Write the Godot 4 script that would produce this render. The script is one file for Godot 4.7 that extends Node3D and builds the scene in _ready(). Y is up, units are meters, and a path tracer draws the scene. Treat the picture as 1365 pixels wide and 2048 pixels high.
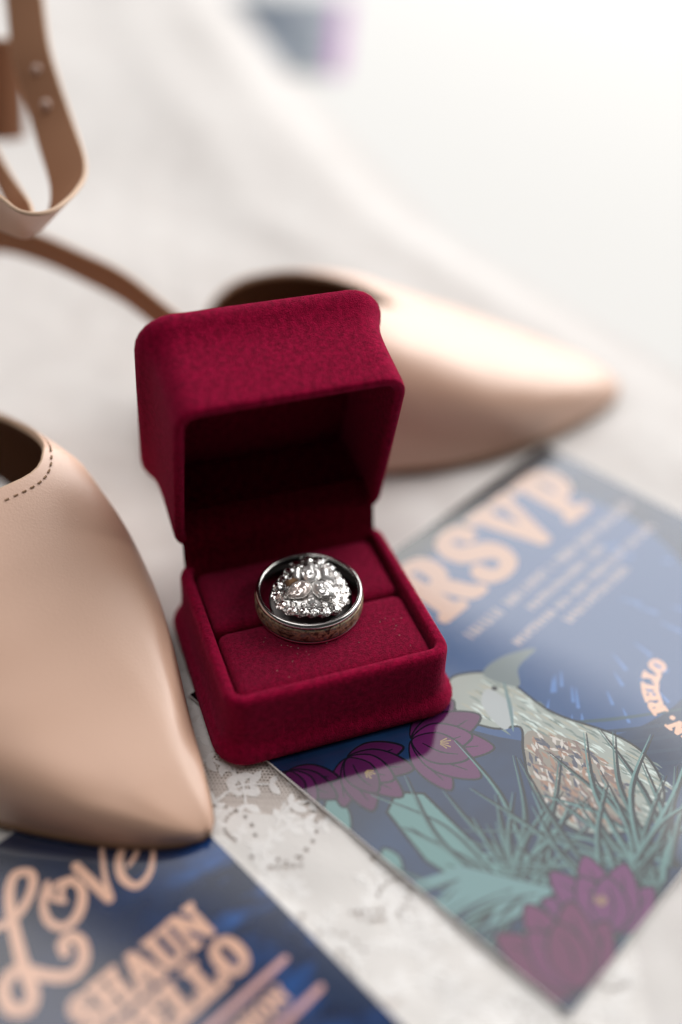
extends Node3D
# A velvet ring box with two rings on a lace dress, between nude pointed shoes and printed wedding cards.
# All shapes are written in centimetres and scaled by CM when they are committed.

const CM := 0.01
const UP := Vector3.UP
var rng := RandomNumberGenerator.new()
var M := {}

# ---------------------------------------------------------------- helpers
func surf() -> SurfaceTool:
	var st := SurfaceTool.new()
	st.begin(Mesh.PRIMITIVE_TRIANGLES)
	st.set_smooth_group(0)
	return st

func vert(st: SurfaceTool, p: Vector3, uv := Vector2.ZERO) -> void:
	st.set_uv(uv)
	st.add_vertex(p * CM)

func tri(st: SurfaceTool, a: Vector3, b: Vector3, c: Vector3) -> void:
	vert(st, a, Vector2(a.x, a.z))
	vert(st, b, Vector2(b.x, b.z))
	vert(st, c, Vector2(c.x, c.z))

func quad(st: SurfaceTool, a: Vector3, b: Vector3, c: Vector3, d: Vector3) -> void:
	tri(st, a, b, c)
	tri(st, a, c, d)

# rows of equal length joined into a sheet; uv runs 0..1 along both unless given
func grid(st: SurfaceTool, rows: Array, closed := false, flip := false) -> void:
	var n := rows.size()
	var m: int = rows[0].size()
	for i in n - 1:
		for j in (m if closed else m - 1):
			var k := (j + 1) % m
			var a: Vector3 = rows[i][j]
			var b: Vector3 = rows[i][k]
			var c: Vector3 = rows[i + 1][k]
			var d: Vector3 = rows[i + 1][j]
			var ua := Vector2(float(j) / (m - 1), float(i) / (n - 1))
			var ub := Vector2(float(j + 1) / (m - 1), float(i) / (n - 1))
			var uc := Vector2(float(j + 1) / (m - 1), float(i + 1) / (n - 1))
			var ud := Vector2(float(j) / (m - 1), float(i + 1) / (n - 1))
			if flip:
				vert(st, a, ua); vert(st, c, uc); vert(st, b, ub)
				vert(st, a, ua); vert(st, d, ud); vert(st, c, uc)
			else:
				vert(st, a, ua); vert(st, b, ub); vert(st, c, uc)
				vert(st, a, ua); vert(st, c, uc); vert(st, d, ud)

func fan(st: SurfaceTool, ring: PackedVector3Array, flip := false) -> void:
	var c := Vector3.ZERO
	for p in ring:
		c += p
	c /= ring.size()
	for j in ring.size():
		if flip:
			tri(st, c, ring[(j + 1) % ring.size()], ring[j])
		else:
			tri(st, c, ring[j], ring[(j + 1) % ring.size()])

func build(called: String, st: SurfaceTool, m: Material, parent: Node3D = self) -> MeshInstance3D:
	st.generate_normals()
	var o := MeshInstance3D.new()
	o.name = called
	o.mesh = st.commit()
	o.material_override = m
	parent.add_child(o, true)
	return o

func with_mesh(called: String, mesh: Mesh, m: Material, parent: Node3D) -> MeshInstance3D:
	var o := MeshInstance3D.new()
	o.name = called
	o.mesh = mesh
	o.material_override = m
	parent.add_child(o, true)
	return o

func tag(o: Node3D, label := "", category := "", group := "", kind := "") -> void:
	if label: o.set_meta("label", label)
	if category: o.set_meta("category", category)
	if group: o.set_meta("group", group)
	if kind: o.set_meta("kind", kind)

func thing(called: String, label: String, category: String, at := Vector3.ZERO, turn := 0.0) -> Node3D:
	var o := Node3D.new()
	o.name = called
	add_child(o, true)
	o.position = at * CM
	o.rotation.y = turn
	tag(o, label, category)
	return o

func lin(r: float, g: float, b: float) -> Color:
	return Color(r, g, b).linear_to_srgb()

func mat(c: Color, rough := 0.6, metal := 0.0, spec := 0.5) -> StandardMaterial3D:
	var m := StandardMaterial3D.new()
	m.albedo_color = c
	m.roughness = rough
	m.metallic = metal
	m.metallic_specular = spec
	return m

func noise_tex(freq: float, octaves: int, size: int, sd: int, ramp: Gradient = null, kind := FastNoiseLite.TYPE_SIMPLEX_SMOOTH, gain := 0.6) -> NoiseTexture2D:
	var n := FastNoiseLite.new()
	n.seed = sd
	n.noise_type = kind
	n.frequency = freq
	n.fractal_octaves = octaves
	n.fractal_gain = gain
	var t := NoiseTexture2D.new()
	t.width = size
	t.height = size
	t.seamless = true
	t.noise = n
	if ramp: t.color_ramp = ramp
	return t

func ramp(stops: Array) -> Gradient:
	var g := Gradient.new()
	var off := PackedFloat32Array()
	var col := PackedColorArray()
	for s in stops:
		off.append(s[0])
		col.append(s[1])
	g.offsets = off
	g.colors = col
	return g

func tripl(m: StandardMaterial3D, per_metre: float) -> void:
	m.uv1_triplanar = true
	m.uv1_scale = Vector3.ONE * per_metre

# ---------------------------------------------------------------- a small painter for printed paper (cm -> pixels)
class Print:
	var im: Image
	var k := 100.0
	func _init(w: float, h: float, per_cm: float, c: Color) -> void:
		k = per_cm
		im = Image.create_empty(int(w * k), int(h * k), false, Image.FORMAT_RGB8)
		im.fill(c)
	func poly(pts: PackedVector2Array, c: Color) -> void:
		var lo := 1e9
		var hi := -1e9
		for p in pts:
			lo = minf(lo, p.y)
			hi = maxf(hi, p.y)
		var y0 := maxi(0, int(floor(lo * k)))
		var y1 := mini(im.get_height() - 1, int(ceil(hi * k)))
		var n := pts.size()
		for y in range(y0, y1 + 1):
			var fy := (y + 0.5) / k
			var xs := PackedFloat32Array()
			for i in n:
				var a := pts[i]
				var b := pts[(i + 1) % n]
				if (a.y <= fy) != (b.y <= fy):
					xs.append(a.x + (fy - a.y) / (b.y - a.y) * (b.x - a.x))
			xs.sort()
			for i in range(0, xs.size() - 1, 2):
				var xa := int(round(xs[i] * k))
				var xb := int(round(xs[i + 1] * k))
				if xb > xa:
					im.fill_rect(Rect2i(xa, y, xb - xa, 1), c)
	func disc(p: Vector2, r: float, c: Color) -> void:
		var pts := PackedVector2Array()
		for i in 18:
			pts.append(p + Vector2.from_angle(TAU * i / 18.0) * r)
		poly(pts, c)
	# a brush stroke whose width runs w0 -> w1 -> w2
	func stroke(pts: PackedVector2Array, w0: float, w1: float, w2: float, c: Color) -> void:
		var n := pts.size()
		var left := PackedVector2Array()
		var right := PackedVector2Array()
		for i in n:
			var t := float(i) / (n - 1)
			var w := lerpf(w0, w1, t * 2.0) if t < 0.5 else lerpf(w1, w2, t * 2.0 - 1.0)
			var d := (pts[mini(i + 1, n - 1)] - pts[maxi(i - 1, 0)]).normalized()
			var s := Vector2(-d.y, d.x) * w * 0.5
			left.append(pts[i] + s)
			right.append(pts[i] - s)
			if i > 0:
				poly(PackedVector2Array([left[i - 1], left[i], right[i], right[i - 1]]), c)
			if w > 1.5 / k:
				disc(pts[i], w * 0.5, c)

func smooth(ctrl: Array, steps := 8, closed := false) -> PackedVector2Array:
	var out := PackedVector2Array()
	var n := ctrl.size()
	for i in (n if closed else n - 1):
		var a: Vector2 = ctrl[(i - 1 + n) % n] if closed else ctrl[maxi(i - 1, 0)]
		var b: Vector2 = ctrl[i]
		var c: Vector2 = ctrl[(i + 1) % n]
		var d: Vector2 = ctrl[(i + 2) % n] if closed else ctrl[mini(i + 2, n - 1)]
		for s in steps:
			out.append(b.cubic_interpolate(c, a, d, float(s) / steps))
	if not closed:
		out.append(ctrl[n - 1])
	return out

func smooth3(ctrl: Array, steps := 8) -> PackedVector3Array:
	var out := PackedVector3Array()
	var n := ctrl.size()
	for i in n - 1:
		var a: Vector3 = ctrl[maxi(i - 1, 0)]
		var b: Vector3 = ctrl[i]
		var c: Vector3 = ctrl[i + 1]
		var d: Vector3 = ctrl[mini(i + 2, n - 1)]
		for s in steps:
			out.append(b.cubic_interpolate(c, a, d, float(s) / steps))
	out.append(ctrl[n - 1])
	return out

# flat letter triangles, one unit of cap height, baseline at y = 0, x from 0
func letters(text: String, font: String, weight := 700) -> Array:
	var f := SystemFont.new()
	f.font_names = PackedStringArray([font])
	f.font_weight = weight
	var t := TextMesh.new()
	t.font = f
	t.text = text
	t.font_size = 64
	t.pixel_size = 0.01
	t.depth = 0.0
	t.curve_step = 2.0
	var out := PackedVector2Array()
	var a := t.get_mesh_arrays() if t is PrimitiveMesh else []
	var v: PackedVector3Array = a[Mesh.ARRAY_VERTEX]
	var idx: PackedInt32Array = a[Mesh.ARRAY_INDEX] if a[Mesh.ARRAY_INDEX] != null else PackedInt32Array(range(v.size()))
	var lo := Vector2(1e9, 1e9)
	var hi := Vector2(-1e9, -1e9)
	for i in idx:
		var p := Vector2(v[i].x, v[i].y)
		out.append(p)
		lo = lo.min(p)
		hi = hi.max(p)
	for i in out.size():
		out[i] = (out[i] - lo) / (hi - lo)
	return [out, (hi.x - lo.x) / (hi.y - lo.y)]

# print a word into the box at..at+size, thickened by fat; where() may bend the line
func word(pr: Print, text: String, font: String, at: Vector2, size: Vector2, fat: float, c: Color, centre := Vector2.ZERO, radius := 0.0, start := 0.0) -> void:
	var l: Array = letters(text, font)
	var p: PackedVector2Array = l[0]
	for o in (9 if fat > 0.0 else 1):
		var off := Vector2.ZERO if o == 0 else Vector2.from_angle(TAU * o / 8.0) * fat
		for i in range(0, p.size() - 2, 3):
			var q := PackedVector2Array()
			for j in 3:
				var u := p[i + j]
				var g := at + Vector2(u.x * size.x, (1.0 - u.y) * size.y) + off
				q.append(centre + Vector2.from_angle(start + g.x / radius) * (radius - g.y) if radius > 0.0 else g)
			pr.poly(q, c)

# ---------------------------------------------------------------- scene
func _ready() -> void:
	rng.seed = 11
	view_and_light()
	materials()
	white_sheet()
	lace_dress()
	reply_card()
	invitation()
	far_card()
	ring_box()
	wedding_band()
	engagement_ring()
	front_shoe()
	back_shoe()

func view_and_light() -> void:
	var cam := Camera3D.new()
	cam.name = "Camera"
	add_child(cam)
	cam.transform = Transform3D(Basis(Vector3(0.998942, 0.035552, -0.029164), Vector3(-0.045984, 0.772334, -0.633550), Vector3(0.0, 0.634221, 0.773152)), Vector3(0.607, 18.436, 16.851) * CM)
	var at := CameraAttributesPhysical.new()
	at.frustum_focal_length = 24.35
	at.frustum_near = 0.01
	at.frustum_far = 20.0
	at.frustum_focus_distance = 0.2285
	at.exposure_aperture = 1.6
	cam.attributes = at
	cam.current = true
	var we := WorldEnvironment.new()
	we.name = "Surroundings"
	var e := Environment.new()
	e.background_mode = Environment.BG_COLOR
	e.background_color = lin(0.05, 0.048, 0.047)
	e.tonemap_mode = Environment.TONE_MAPPER_LINEAR
	e.tonemap_exposure = 0.96
	e.sdfgi_enabled = true
	e.ssao_enabled = true
	e.ssil_enabled = true
	we.environment = e
	add_child(we)
	lamp("WindowLight", Vector3(143, 131, -228), Vector3(0, 0, -5), Vector2(3.8, 2.3), 12.8, Color(1.0, 0.995, 0.985))
	lamp("UpperWindowLight", Vector3(62, 250, -153), Vector3(0, 0, 0), Vector2(2.6, 1.0), 1.7, Color(1.0, 0.995, 0.985))
	lamp("OverheadFill", Vector3(-70, 300, -30), Vector3(0, 0, 0), Vector2(2.0, 2.0), 4.0, Color(1.0, 0.985, 0.97))  # unseen fill added overhead to lift the upward-facing surfaces
	lamp("SideFill", Vector3(208, 190, -110), Vector3(0, 0, 0), Vector2(2.2, 1.8), 5.0, Color(1.0, 0.99, 0.975))  # extra area light added on the right to raise overall brightness

func lamp(called: String, at: Vector3, to: Vector3, size: Vector2, energy: float, c: Color) -> void:
	var l := AreaLight3D.new()
	l.name = called
	add_child(l)
	l.area_size = size
	l.light_energy = energy
	l.light_color = c
	l.shadow_enabled = true
	l.look_at_from_position(at * CM, to * CM, UP)

func materials() -> void:
	# velvet: short pile, brushed in patches
	var nap := noise_tex(0.012, 7, 1024, 3, ramp([[0.2, lin(0.34, 0.32, 0.32)], [0.5, lin(0.68, 0.66, 0.66)], [0.8, lin(1.0, 1.0, 1.0)]]), FastNoiseLite.TYPE_SIMPLEX_SMOOTH, 0.8)
	var pile := noise_tex(0.11, 3, 512, 5)
	var v := mat(lin(0.37, 0.004, 0.045), 0.95, 0.0, 0.1)
	v.albedo_texture = nap
	v.heightmap_enabled = true
	v.heightmap_texture = pile
	v.heightmap_scale = 0.04
	v.rim_enabled = true
	v.rim = 1.0
	v.rim_tint = 0.72
	tripl(v, 45.0)
	M.velvet = v
	var pad: StandardMaterial3D = v.duplicate()
	pad.heightmap_texture = noise_tex(0.16, 2, 512, 9, null, FastNoiseLite.TYPE_CELLULAR)
	pad.heightmap_scale = 0.06
	tripl(pad, 60.0)
	M.pad = pad
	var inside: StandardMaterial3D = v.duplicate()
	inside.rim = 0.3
	inside.albedo_color = lin(0.2, 0.003, 0.022)  # same velvet, colour darkened to carry the shade in lid and hinge
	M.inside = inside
	# metals
	M.steel = mat(lin(0.62, 0.60, 0.59), 0.16, 1.0)
	M.silver = mat(lin(0.80, 0.78, 0.76), 0.14, 1.0)
	M.dark_silver = mat(lin(0.07, 0.065, 0.065), 0.4, 1.0)
	var pat := mat(Color.WHITE, 0.36, 0.25)
	pat.albedo_texture = noise_tex(0.012, 5, 512, 21, ramp([[0.26, lin(0.03, 0.025, 0.02)], [0.40, lin(0.20, 0.15, 0.09)], [0.5, lin(0.60, 0.46, 0.28)], [0.60, lin(0.50, 0.38, 0.23)], [0.66, lin(0.15, 0.18, 0.17)], [0.85, lin(0.26, 0.32, 0.30)]]))
	tripl(pat, 70.0)
	M.patina = pat
	# gems
	M.diamond = mat(lin(0.97, 0.96, 0.95), 0.03, 0.6, 1.0)
	M.velvet_tint = mat(lin(0.96, 0.84, 0.80), 0.03, 0.6, 1.0)  # left stones: pink reflection of the red velvet mixed into the colour
	M.gem = mat(Color(1.0, 0.985, 0.975, 0.0), 0.0, 0.0, 1.0)
	M.gem.refraction_enabled = true
	M.gem.refraction_scale = 0.12
	M.gem.transparency = BaseMaterial3D.TRANSPARENCY_ALPHA
	M.velvet_tint_gem = M.gem.duplicate()
	M.velvet_tint_gem.albedo_color = Color(1.0, 0.87, 0.83, 0.0)  # velvet reflection painted into the clear stones as a pink tint
	M.seat = mat(lin(0.74, 0.72, 0.71), 0.25, 1.0)
	M.smoke = mat(lin(0.36, 0.20, 0.11), 0.06, 0.3, 0.9)
	# leather
	var grain := noise_tex(0.10, 2, 512, 31, null, FastNoiseLite.TYPE_CELLULAR)
	var l := mat(lin(0.67, 0.42, 0.305), 0.46, 0.0, 0.65)
	l.clearcoat_enabled = true
	l.clearcoat = 0.4
	l.clearcoat_roughness = 0.4
	l.heightmap_enabled = true
	l.heightmap_texture = grain
	l.heightmap_scale = 0.006
	tripl(l, 40.0)
	M.leather = l
	M.lining = mat(lin(0.13, 0.065, 0.036), 0.8, 0.0, 0.2)
	M.suede = mat(lin(0.33, 0.17, 0.10), 0.9, 0.0, 0.2)
	M.edge = mat(lin(0.58, 0.40, 0.28), 0.6)
	M.sole = mat(lin(0.30, 0.16, 0.09), 0.5)
	M.insole = mat(lin(0.30, 0.19, 0.13), 0.6)
	M.thread = mat(lin(0.30, 0.18, 0.10), 0.8)
	M.stub = mat(lin(0.62, 0.46, 0.40), 0.5)
	# cloth and paper
	var c := mat(Color.WHITE, 0.85, 0.0, 0.25)
	c.albedo_texture = noise_tex(0.006, 4, 512, 41, ramp([[0.2, lin(0.58, 0.555, 0.545)], [0.8, lin(0.615, 0.595, 0.585)]]))
	c.heightmap_enabled = true
	c.heightmap_texture = noise_tex(0.2, 2, 512, 42)
	c.heightmap_scale = 0.01
	tripl(c, 12.0)
	M.cloth = c
	M.sheet = mat(lin(0.65, 0.65, 0.645), 0.9, 0.0, 0.2)
	M.paper = mat(lin(0.72, 0.69, 0.67), 0.6)
	M.tulle = mat(lin(0.52, 0.46, 0.42), 0.9, 0.0, 0.2)

# ---------------------------------------------------------------- setting
func white_sheet() -> void:
	var st := surf()
	quad(st, Vector3(-160, -0.7, -220), Vector3(160, -0.7, -220), Vector3(160, -0.7, 60), Vector3(-160, -0.7, 60))
	var o := build("ground_sheet", st, M.sheet)
	tag(o, "plain bright white sheet spread beyond the edge of the dress", "sheet", "", "structure")

var fold := FastNoiseLite.new()
func dress_edge(z: float) -> float:
	var k := [[-120.0, -24.0], [-60.0, -7.4], [-50.0, -4.2], [-40.0, -0.9], [-31.0, 2.6], [-25.5, 4.7], [-20.7, 8.3], [-15.3, 12.3], [20.0, 32.0]]
	for i in k.size() - 1:
		if z <= k[i + 1][0]:
			return lerpf(k[i][1], k[i + 1][1], (z - k[i][0]) / (k[i + 1][0] - k[i][0]))
	return 32.0

func dress_height(x: float, z: float) -> float:
	# flat under the cards, soft folds away from them
	var d := Vector2(maxf(0.0, absf(x - 3.0) - 10.0), maxf(0.0, absf(z - 0.0) - 13.0)).length()
	var far := smoothstep(0.0, 12.0, d)
	var h := -0.10 + fold.get_noise_2d(x * 1.1, z * 1.1) * 0.05
	h += far * (fold.get_noise_2d(x * 0.09 + 30.0, z * 0.09) * 0.75 + 0.3)
	# long folds that run along the edge
	var e := (dress_edge(z) - x)
	h += 0.3 * exp(-pow((e - 3.0) / 1.6, 2.0)) * smoothstep(-10.0, -17.0, z)
	h += 0.2 * exp(-pow((e - 8.5) / 1.8, 2.0)) * smoothstep(-14.0, -22.0, z)
	return h

func lace_dress() -> void:
	fold.seed = 77
	fold.frequency = 0.5
	fold.fractal_octaves = 2
	var t := thing("lace_dress", "creamy white lace dress spread under the shoes, cards and ring box", "dress")
	tag(t, "", "", "", "structure")
	t.set_meta("kind", "structure")
	var st := surf()
	var rows := []
	for i in 240:
		var f := i / 239.0
		var z := lerpf(17.0, -100.0, pow(f, 1.7))
		var row := PackedVector3Array()
		for j in 170:
			var g := j / 169.0
			var xe := dress_edge(z)
			var x := lerpf(-42.0, xe, 1.0 - pow(1.0 - g, 1.5))
			var h := dress_height(x, z)
			var e := xe - x
			if e < 6.0:
				h = lerpf(-0.66, maxf(h, -0.5), smoothstep(-0.5, 6.0, e))
			row.append(Vector3(x, h, z))
		rows.append(row)
	grid(st, rows)
	build("satin", st, M.cloth, t)
	lace(t)

# net and embroidery laid over the satin where the camera sees it sharp
func lace(t: Node3D) -> void:
	var px := 110.0
	var w := 13.0
	var net := Image.create_empty(9, 16, false, Image.FORMAT_RGBA8)
	var thread := Color(0.84, 0.81, 0.79, 1.0)
	for y in 16:
		for x in 9:
			# distance to the walls of a honeycomb cell
			var p := Vector2(x + 0.5, y + 0.5)
			var best := 1e9
			var second := 1e9
			for c in [Vector2(0, 0), Vector2(9, 0), Vector2(0, 16), Vector2(9, 16), Vector2(4.5, 8), Vector2(-4.5, 8), Vector2(13.5, 8), Vector2(4.5, -8), Vector2(4.5, 24)]:
				var d: float = p.distance_to(c)
				if d < best:
					second = best
					best = d
				elif d < second:
					second = d
			net.set_pixel(x, y, thread if second - best < 3.2 else Color(thread, 0.0))
	var n := int(w * px)
	var im := Image.create_empty(n, n, false, Image.FORMAT_RGBA8)
	for y in range(0, n, 16):
		for x in range(0, n, 9):
			im.blit_rect(net, Rect2i(0, 0, 9, 16), Vector2i(x, y))
	var relief := Print.new(w, w, px * 0.5, Color(0.2, 0.2, 0.2))
	var pr := Print.new(1, 1, px, Color.WHITE)
	pr.im = im
	var white := Color(0.87, 0.86, 0.855, 1.0)
	var cream := Color(0.835, 0.82, 0.812, 1.0)
	var open := Color(0.86, 0.83, 0.81, 0.0)
	# dense embroidered ground everywhere but in the windows of bare net
	var windows := [Vector3(5.25, 3.0, 1.15), Vector3(7.0, 3.35, 0.75), Vector3(2.1, 7.0, 0.7), Vector3(6.3, 6.4, 0.4), Vector3(9.6, 10.5, 0.7), Vector3(8.3, 7.6, 0.35)]
	var cell := 0.04
	var wob := FastNoiseLite.new()
	wob.seed = 4
	wob.frequency = 0.9
	for iy in int(w / cell):
		for ix in int(w / cell):
			var p := Vector2(ix + 0.5, iy + 0.5) * cell
			var d := 1e9
			for q in windows:
				d = minf(d, ((p - Vector2(q.x, q.y)) * Vector2(1.0, 1.5)).length() - q.z)
			if d + wob.get_noise_2d(p.x, p.y) * 0.45 > 0.0:
				var c0 := int(ix * cell * px)
				var r0 := int(iy * cell * px)
				im.fill_rect(Rect2i(c0, r0, int((ix + 1) * cell * px) - c0, int((iy + 1) * cell * px) - r0), cream)
	# raised petals and stems, and rows of small open holes
	for i in 240:
		var c := Vector2(rng.randf_range(0, w), rng.randf_range(0, w))
		var r := rng.randf_range(0.22, 0.6)
		var a0 := rng.randf() * TAU
		var clear := false
		for q in windows:
			if ((c - Vector2(q.x, q.y)) * Vector2(1.0, 1.5)).length() < q.z * 0.8 + r * 0.5:
				clear = true
		if clear:
			continue
		# a curving spray with small leaves on both sides
		var path := smooth([c, c + Vector2.from_angle(a0) * r * 1.2, c + Vector2.from_angle(a0 + 0.6) * r * 2.4, c + Vector2.from_angle(a0 + 1.0) * r * 3.2], 6)
		pr.stroke(path, 0.05, 0.08, 0.04, white)
		relief.stroke(path, 0.05, 0.08, 0.04, Color(0.7, 0.7, 0.7))
		for k in range(2, path.size() - 1, 3):
			for s in [-1.0, 1.0]:
				var d := (path[k + 1] - path[k]).normalized().rotated(s * 0.9)
				var n2 := Vector2(-d.y, d.x)
				var lr := r * rng.randf_range(0.45, 0.75)
				var leaf := smooth([path[k], path[k] + d * lr * 0.5 + n2 * lr * 0.24, path[k] + d * lr, path[k] + d * lr * 0.5 - n2 * lr * 0.24], 5, true)
				pr.poly(leaf, white)
				relief.poly(leaf, Color.WHITE * rng.randf_range(0.42, 0.6))
		if i % 4 == 0:
			# scallops of openwork
			for k in 9:
				pr.disc(c + Vector2.from_angle(a0 + k * 0.28) * r * 1.5, rng.randf_range(0.035, 0.05), open)
	for i in 9000:
		var p := Vector2(rng.randf_range(0, w), rng.randf_range(0, w))
		relief.im.fill_rect(Rect2i(int(p.x * px * 0.5), int(p.y * px * 0.5), 3, 2), Color.WHITE * rng.randf_range(0.2, 0.45))
	for i in 46:
		var c := Vector2(rng.randf_range(0, w), rng.randf_range(0, w))
		var a := rng.randf() * TAU
		for k in rng.randi_range(3, 6):
			for q in rng.randi_range(1, 3):
				pr.disc(c + Vector2(k * 0.15 - 0.3, q * 0.17).rotated(a), rng.randf_range(0.04, 0.06), open)
	var m := mat(Color.WHITE, 0.9, 0.0, 0.2)
	m.albedo_texture = ImageTexture.create_from_image(im)
	m.transparency = BaseMaterial3D.TRANSPARENCY_ALPHA_SCISSOR
	m.alpha_scissor_threshold = 0.5
	m.cull_mode = BaseMaterial3D.CULL_DISABLED
	m.heightmap_enabled = true
	m.heightmap_texture = ImageTexture.create_from_image(relief.im)
	m.heightmap_scale = 0.022
	for layer in [["nude_tulle", 0.012, M.tulle], ["lace", 0.05, m]]:
		var st := surf()
		var rows := []
		for i in 80:
			var row := PackedVector3Array()
			for j in 80:
				var x := -6.5 + 13.0 * j / 79.0
				var z := 0.5 + 13.0 * i / 79.0
				row.append(Vector3(x, dress_height(x, z) + layer[1], z))
			rows.append(row)
		grid(st, rows)
		build(layer[0], st, layer[2], t)

# ---------------------------------------------------------------- cards
const SKIN := Color(0.84, 0.67, 0.58)
const HAZED := Color(0.70, 0.57, 0.50)  # lettering tone greyed with the pale haze that lies over it

func night(pr: Print, sd: int, lo: Color, hi: Color) -> void:
	var n := FastNoiseLite.new()
	n.seed = sd
	n.frequency = 0.0025
	n.fractal_octaves = 4
	var w := pr.im.get_width()
	var h := pr.im.get_height()
	var step := 4
	for y in range(0, h, step):
		for x in range(0, w, step):
			var v := clampf(0.5 + 0.8 * n.get_noise_2d(x, y * 1.3), 0.0, 1.0)
			pr.im.fill_rect(Rect2i(x, y, step, step), lo.lerp(hi, v))

func card_material(pr: Print, rough: float) -> StandardMaterial3D:
	var m := mat(Color.WHITE, rough, 0.0, 0.65)
	m.albedo_texture = ImageTexture.create_from_image(pr.im)
	return m

# a card of width w and height h whose printed top edge starts at corner and runs along e2; e1 runs down the print
func card(called: String, label: String, corner: Vector3, angle: float, w: float, h: float, y: float, m: Material, curl := 0.0) -> Node3D:
	var e1 := Vector3(cos(angle), 0, sin(angle))
	var e2 := Vector3(sin(angle), 0, -cos(angle))
	var t := thing(called, label, "card")
	t.transform = Transform3D(Basis(e2, UP, e1), (corner + UP * y) * CM)
	var th := 0.035
	var st := surf()
	var top := []
	var low := []
	var pt := surf()
	var face := []
	for i in 17:
		var v := i / 16.0
		var a := PackedVector3Array()
		var b := PackedVector3Array()
		var c := PackedVector3Array()
		for j in 17:
			var u := j / 16.0
			var lift := curl * (pow(absf(u - 0.35), 2.5) + 0.6 * pow(absf(v - 0.4), 3.0))
			a.append(Vector3(w * u, th + lift, h * v))
			b.append(Vector3(w * u, lift, h * v))
			c.append(Vector3(lerpf(0.022, w - 0.022, u), th + lift + 0.003, lerpf(0.022, h - 0.022, v)))
		top.append(a)
		low.append(b)
		face.append(c)
	st.set_smooth_group(1)
	grid(st, top, false, true)
	st.set_smooth_group(2)
	grid(st, low)
	st.set_smooth_group(-1)
	for i in 16:
		quad(st, top[i][0], top[i + 1][0], low[i + 1][0], low[i][0])
		quad(st, top[i][16], low[i][16], low[i + 1][16], top[i + 1][16])
		quad(st, top[0][i], low[0][i], low[0][i + 1], top[0][i + 1])
		quad(st, top[16][i], top[16][i + 1], low[16][i + 1], low[16][i])
	build("stock", st, M.paper, t)
	grid(pt, face)
	build("printed_face", pt, m, t)
	return t

func flower(pr: Print, c: Vector2, r: float, turn: float, fill: Color, line: Color, heart: bool) -> void:
	var petals := [[-0.95, 1.02, 0.30], [0.95, 1.0, 0.30], [0.0, 1.2, 0.36], [-0.52, 1.16, 0.36], [0.5, 1.14, 0.36], [-0.2, 0.9, 0.34], [0.26, 0.86, 0.34]]
	for k in petals.size():
		var q: Array = petals[k]
		var d := Vector2.from_angle(turn + q[0])
		var s := Vector2(-d.y, d.x)
		var base := c - Vector2.from_angle(turn) * r * 0.5
		var R: float = r * q[1] * 1.25
		var wide: float = r * q[2]
		var shape := smooth([base, base + d * R * 0.35 + s * wide, base + d * R * 0.75 + s * wide * 0.85, base + d * R * 1.06, base + d * R * 0.75 - s * wide * 0.85, base + d * R * 0.35 - s * wide], 6, true)
		pr.poly(shape, fill.lerp(Color(0.40, 0.13, 0.36), 0.2 * (k % 3)))
		shape.append(shape[0])
		pr.stroke(shape, 0.03, 0.055, 0.03, line)
		pr.stroke(smooth([base + d * R * 0.2, base + d * R * 0.55 + s * wide * 0.2, base + d * R * 0.85], 5), 0.02, 0.045, 0.02, line)
	if heart:
		for k in 5:
			var d := Vector2.from_angle(turn - 0.6 + 0.3 * k)
			pr.stroke(PackedVector2Array([c + d * r * 0.06, c + d * r * (0.2 + 0.05 * (k % 2))]), 0.02, 0.03, 0.035, Color(0.58, 0.50, 0.33))

func blade(pr: Print, a: Vector2, b: Vector2, sag: float, c: Color, w := 0.085) -> void:
	var mid := (a + b) * 0.5 + Vector2(-(b - a).y, (b - a).x) * sag
	var path := smooth([a, mid, b], 8)
	var under := PackedVector2Array()
	for p in path:
		under.append(p + Vector2(0.04, 0.05))
	pr.stroke(under, w * 1.15, w, 0.02, Color(0.06, 0.10, 0.13))
	pr.stroke(path, w, w * 0.75, 0.015, c)

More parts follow.
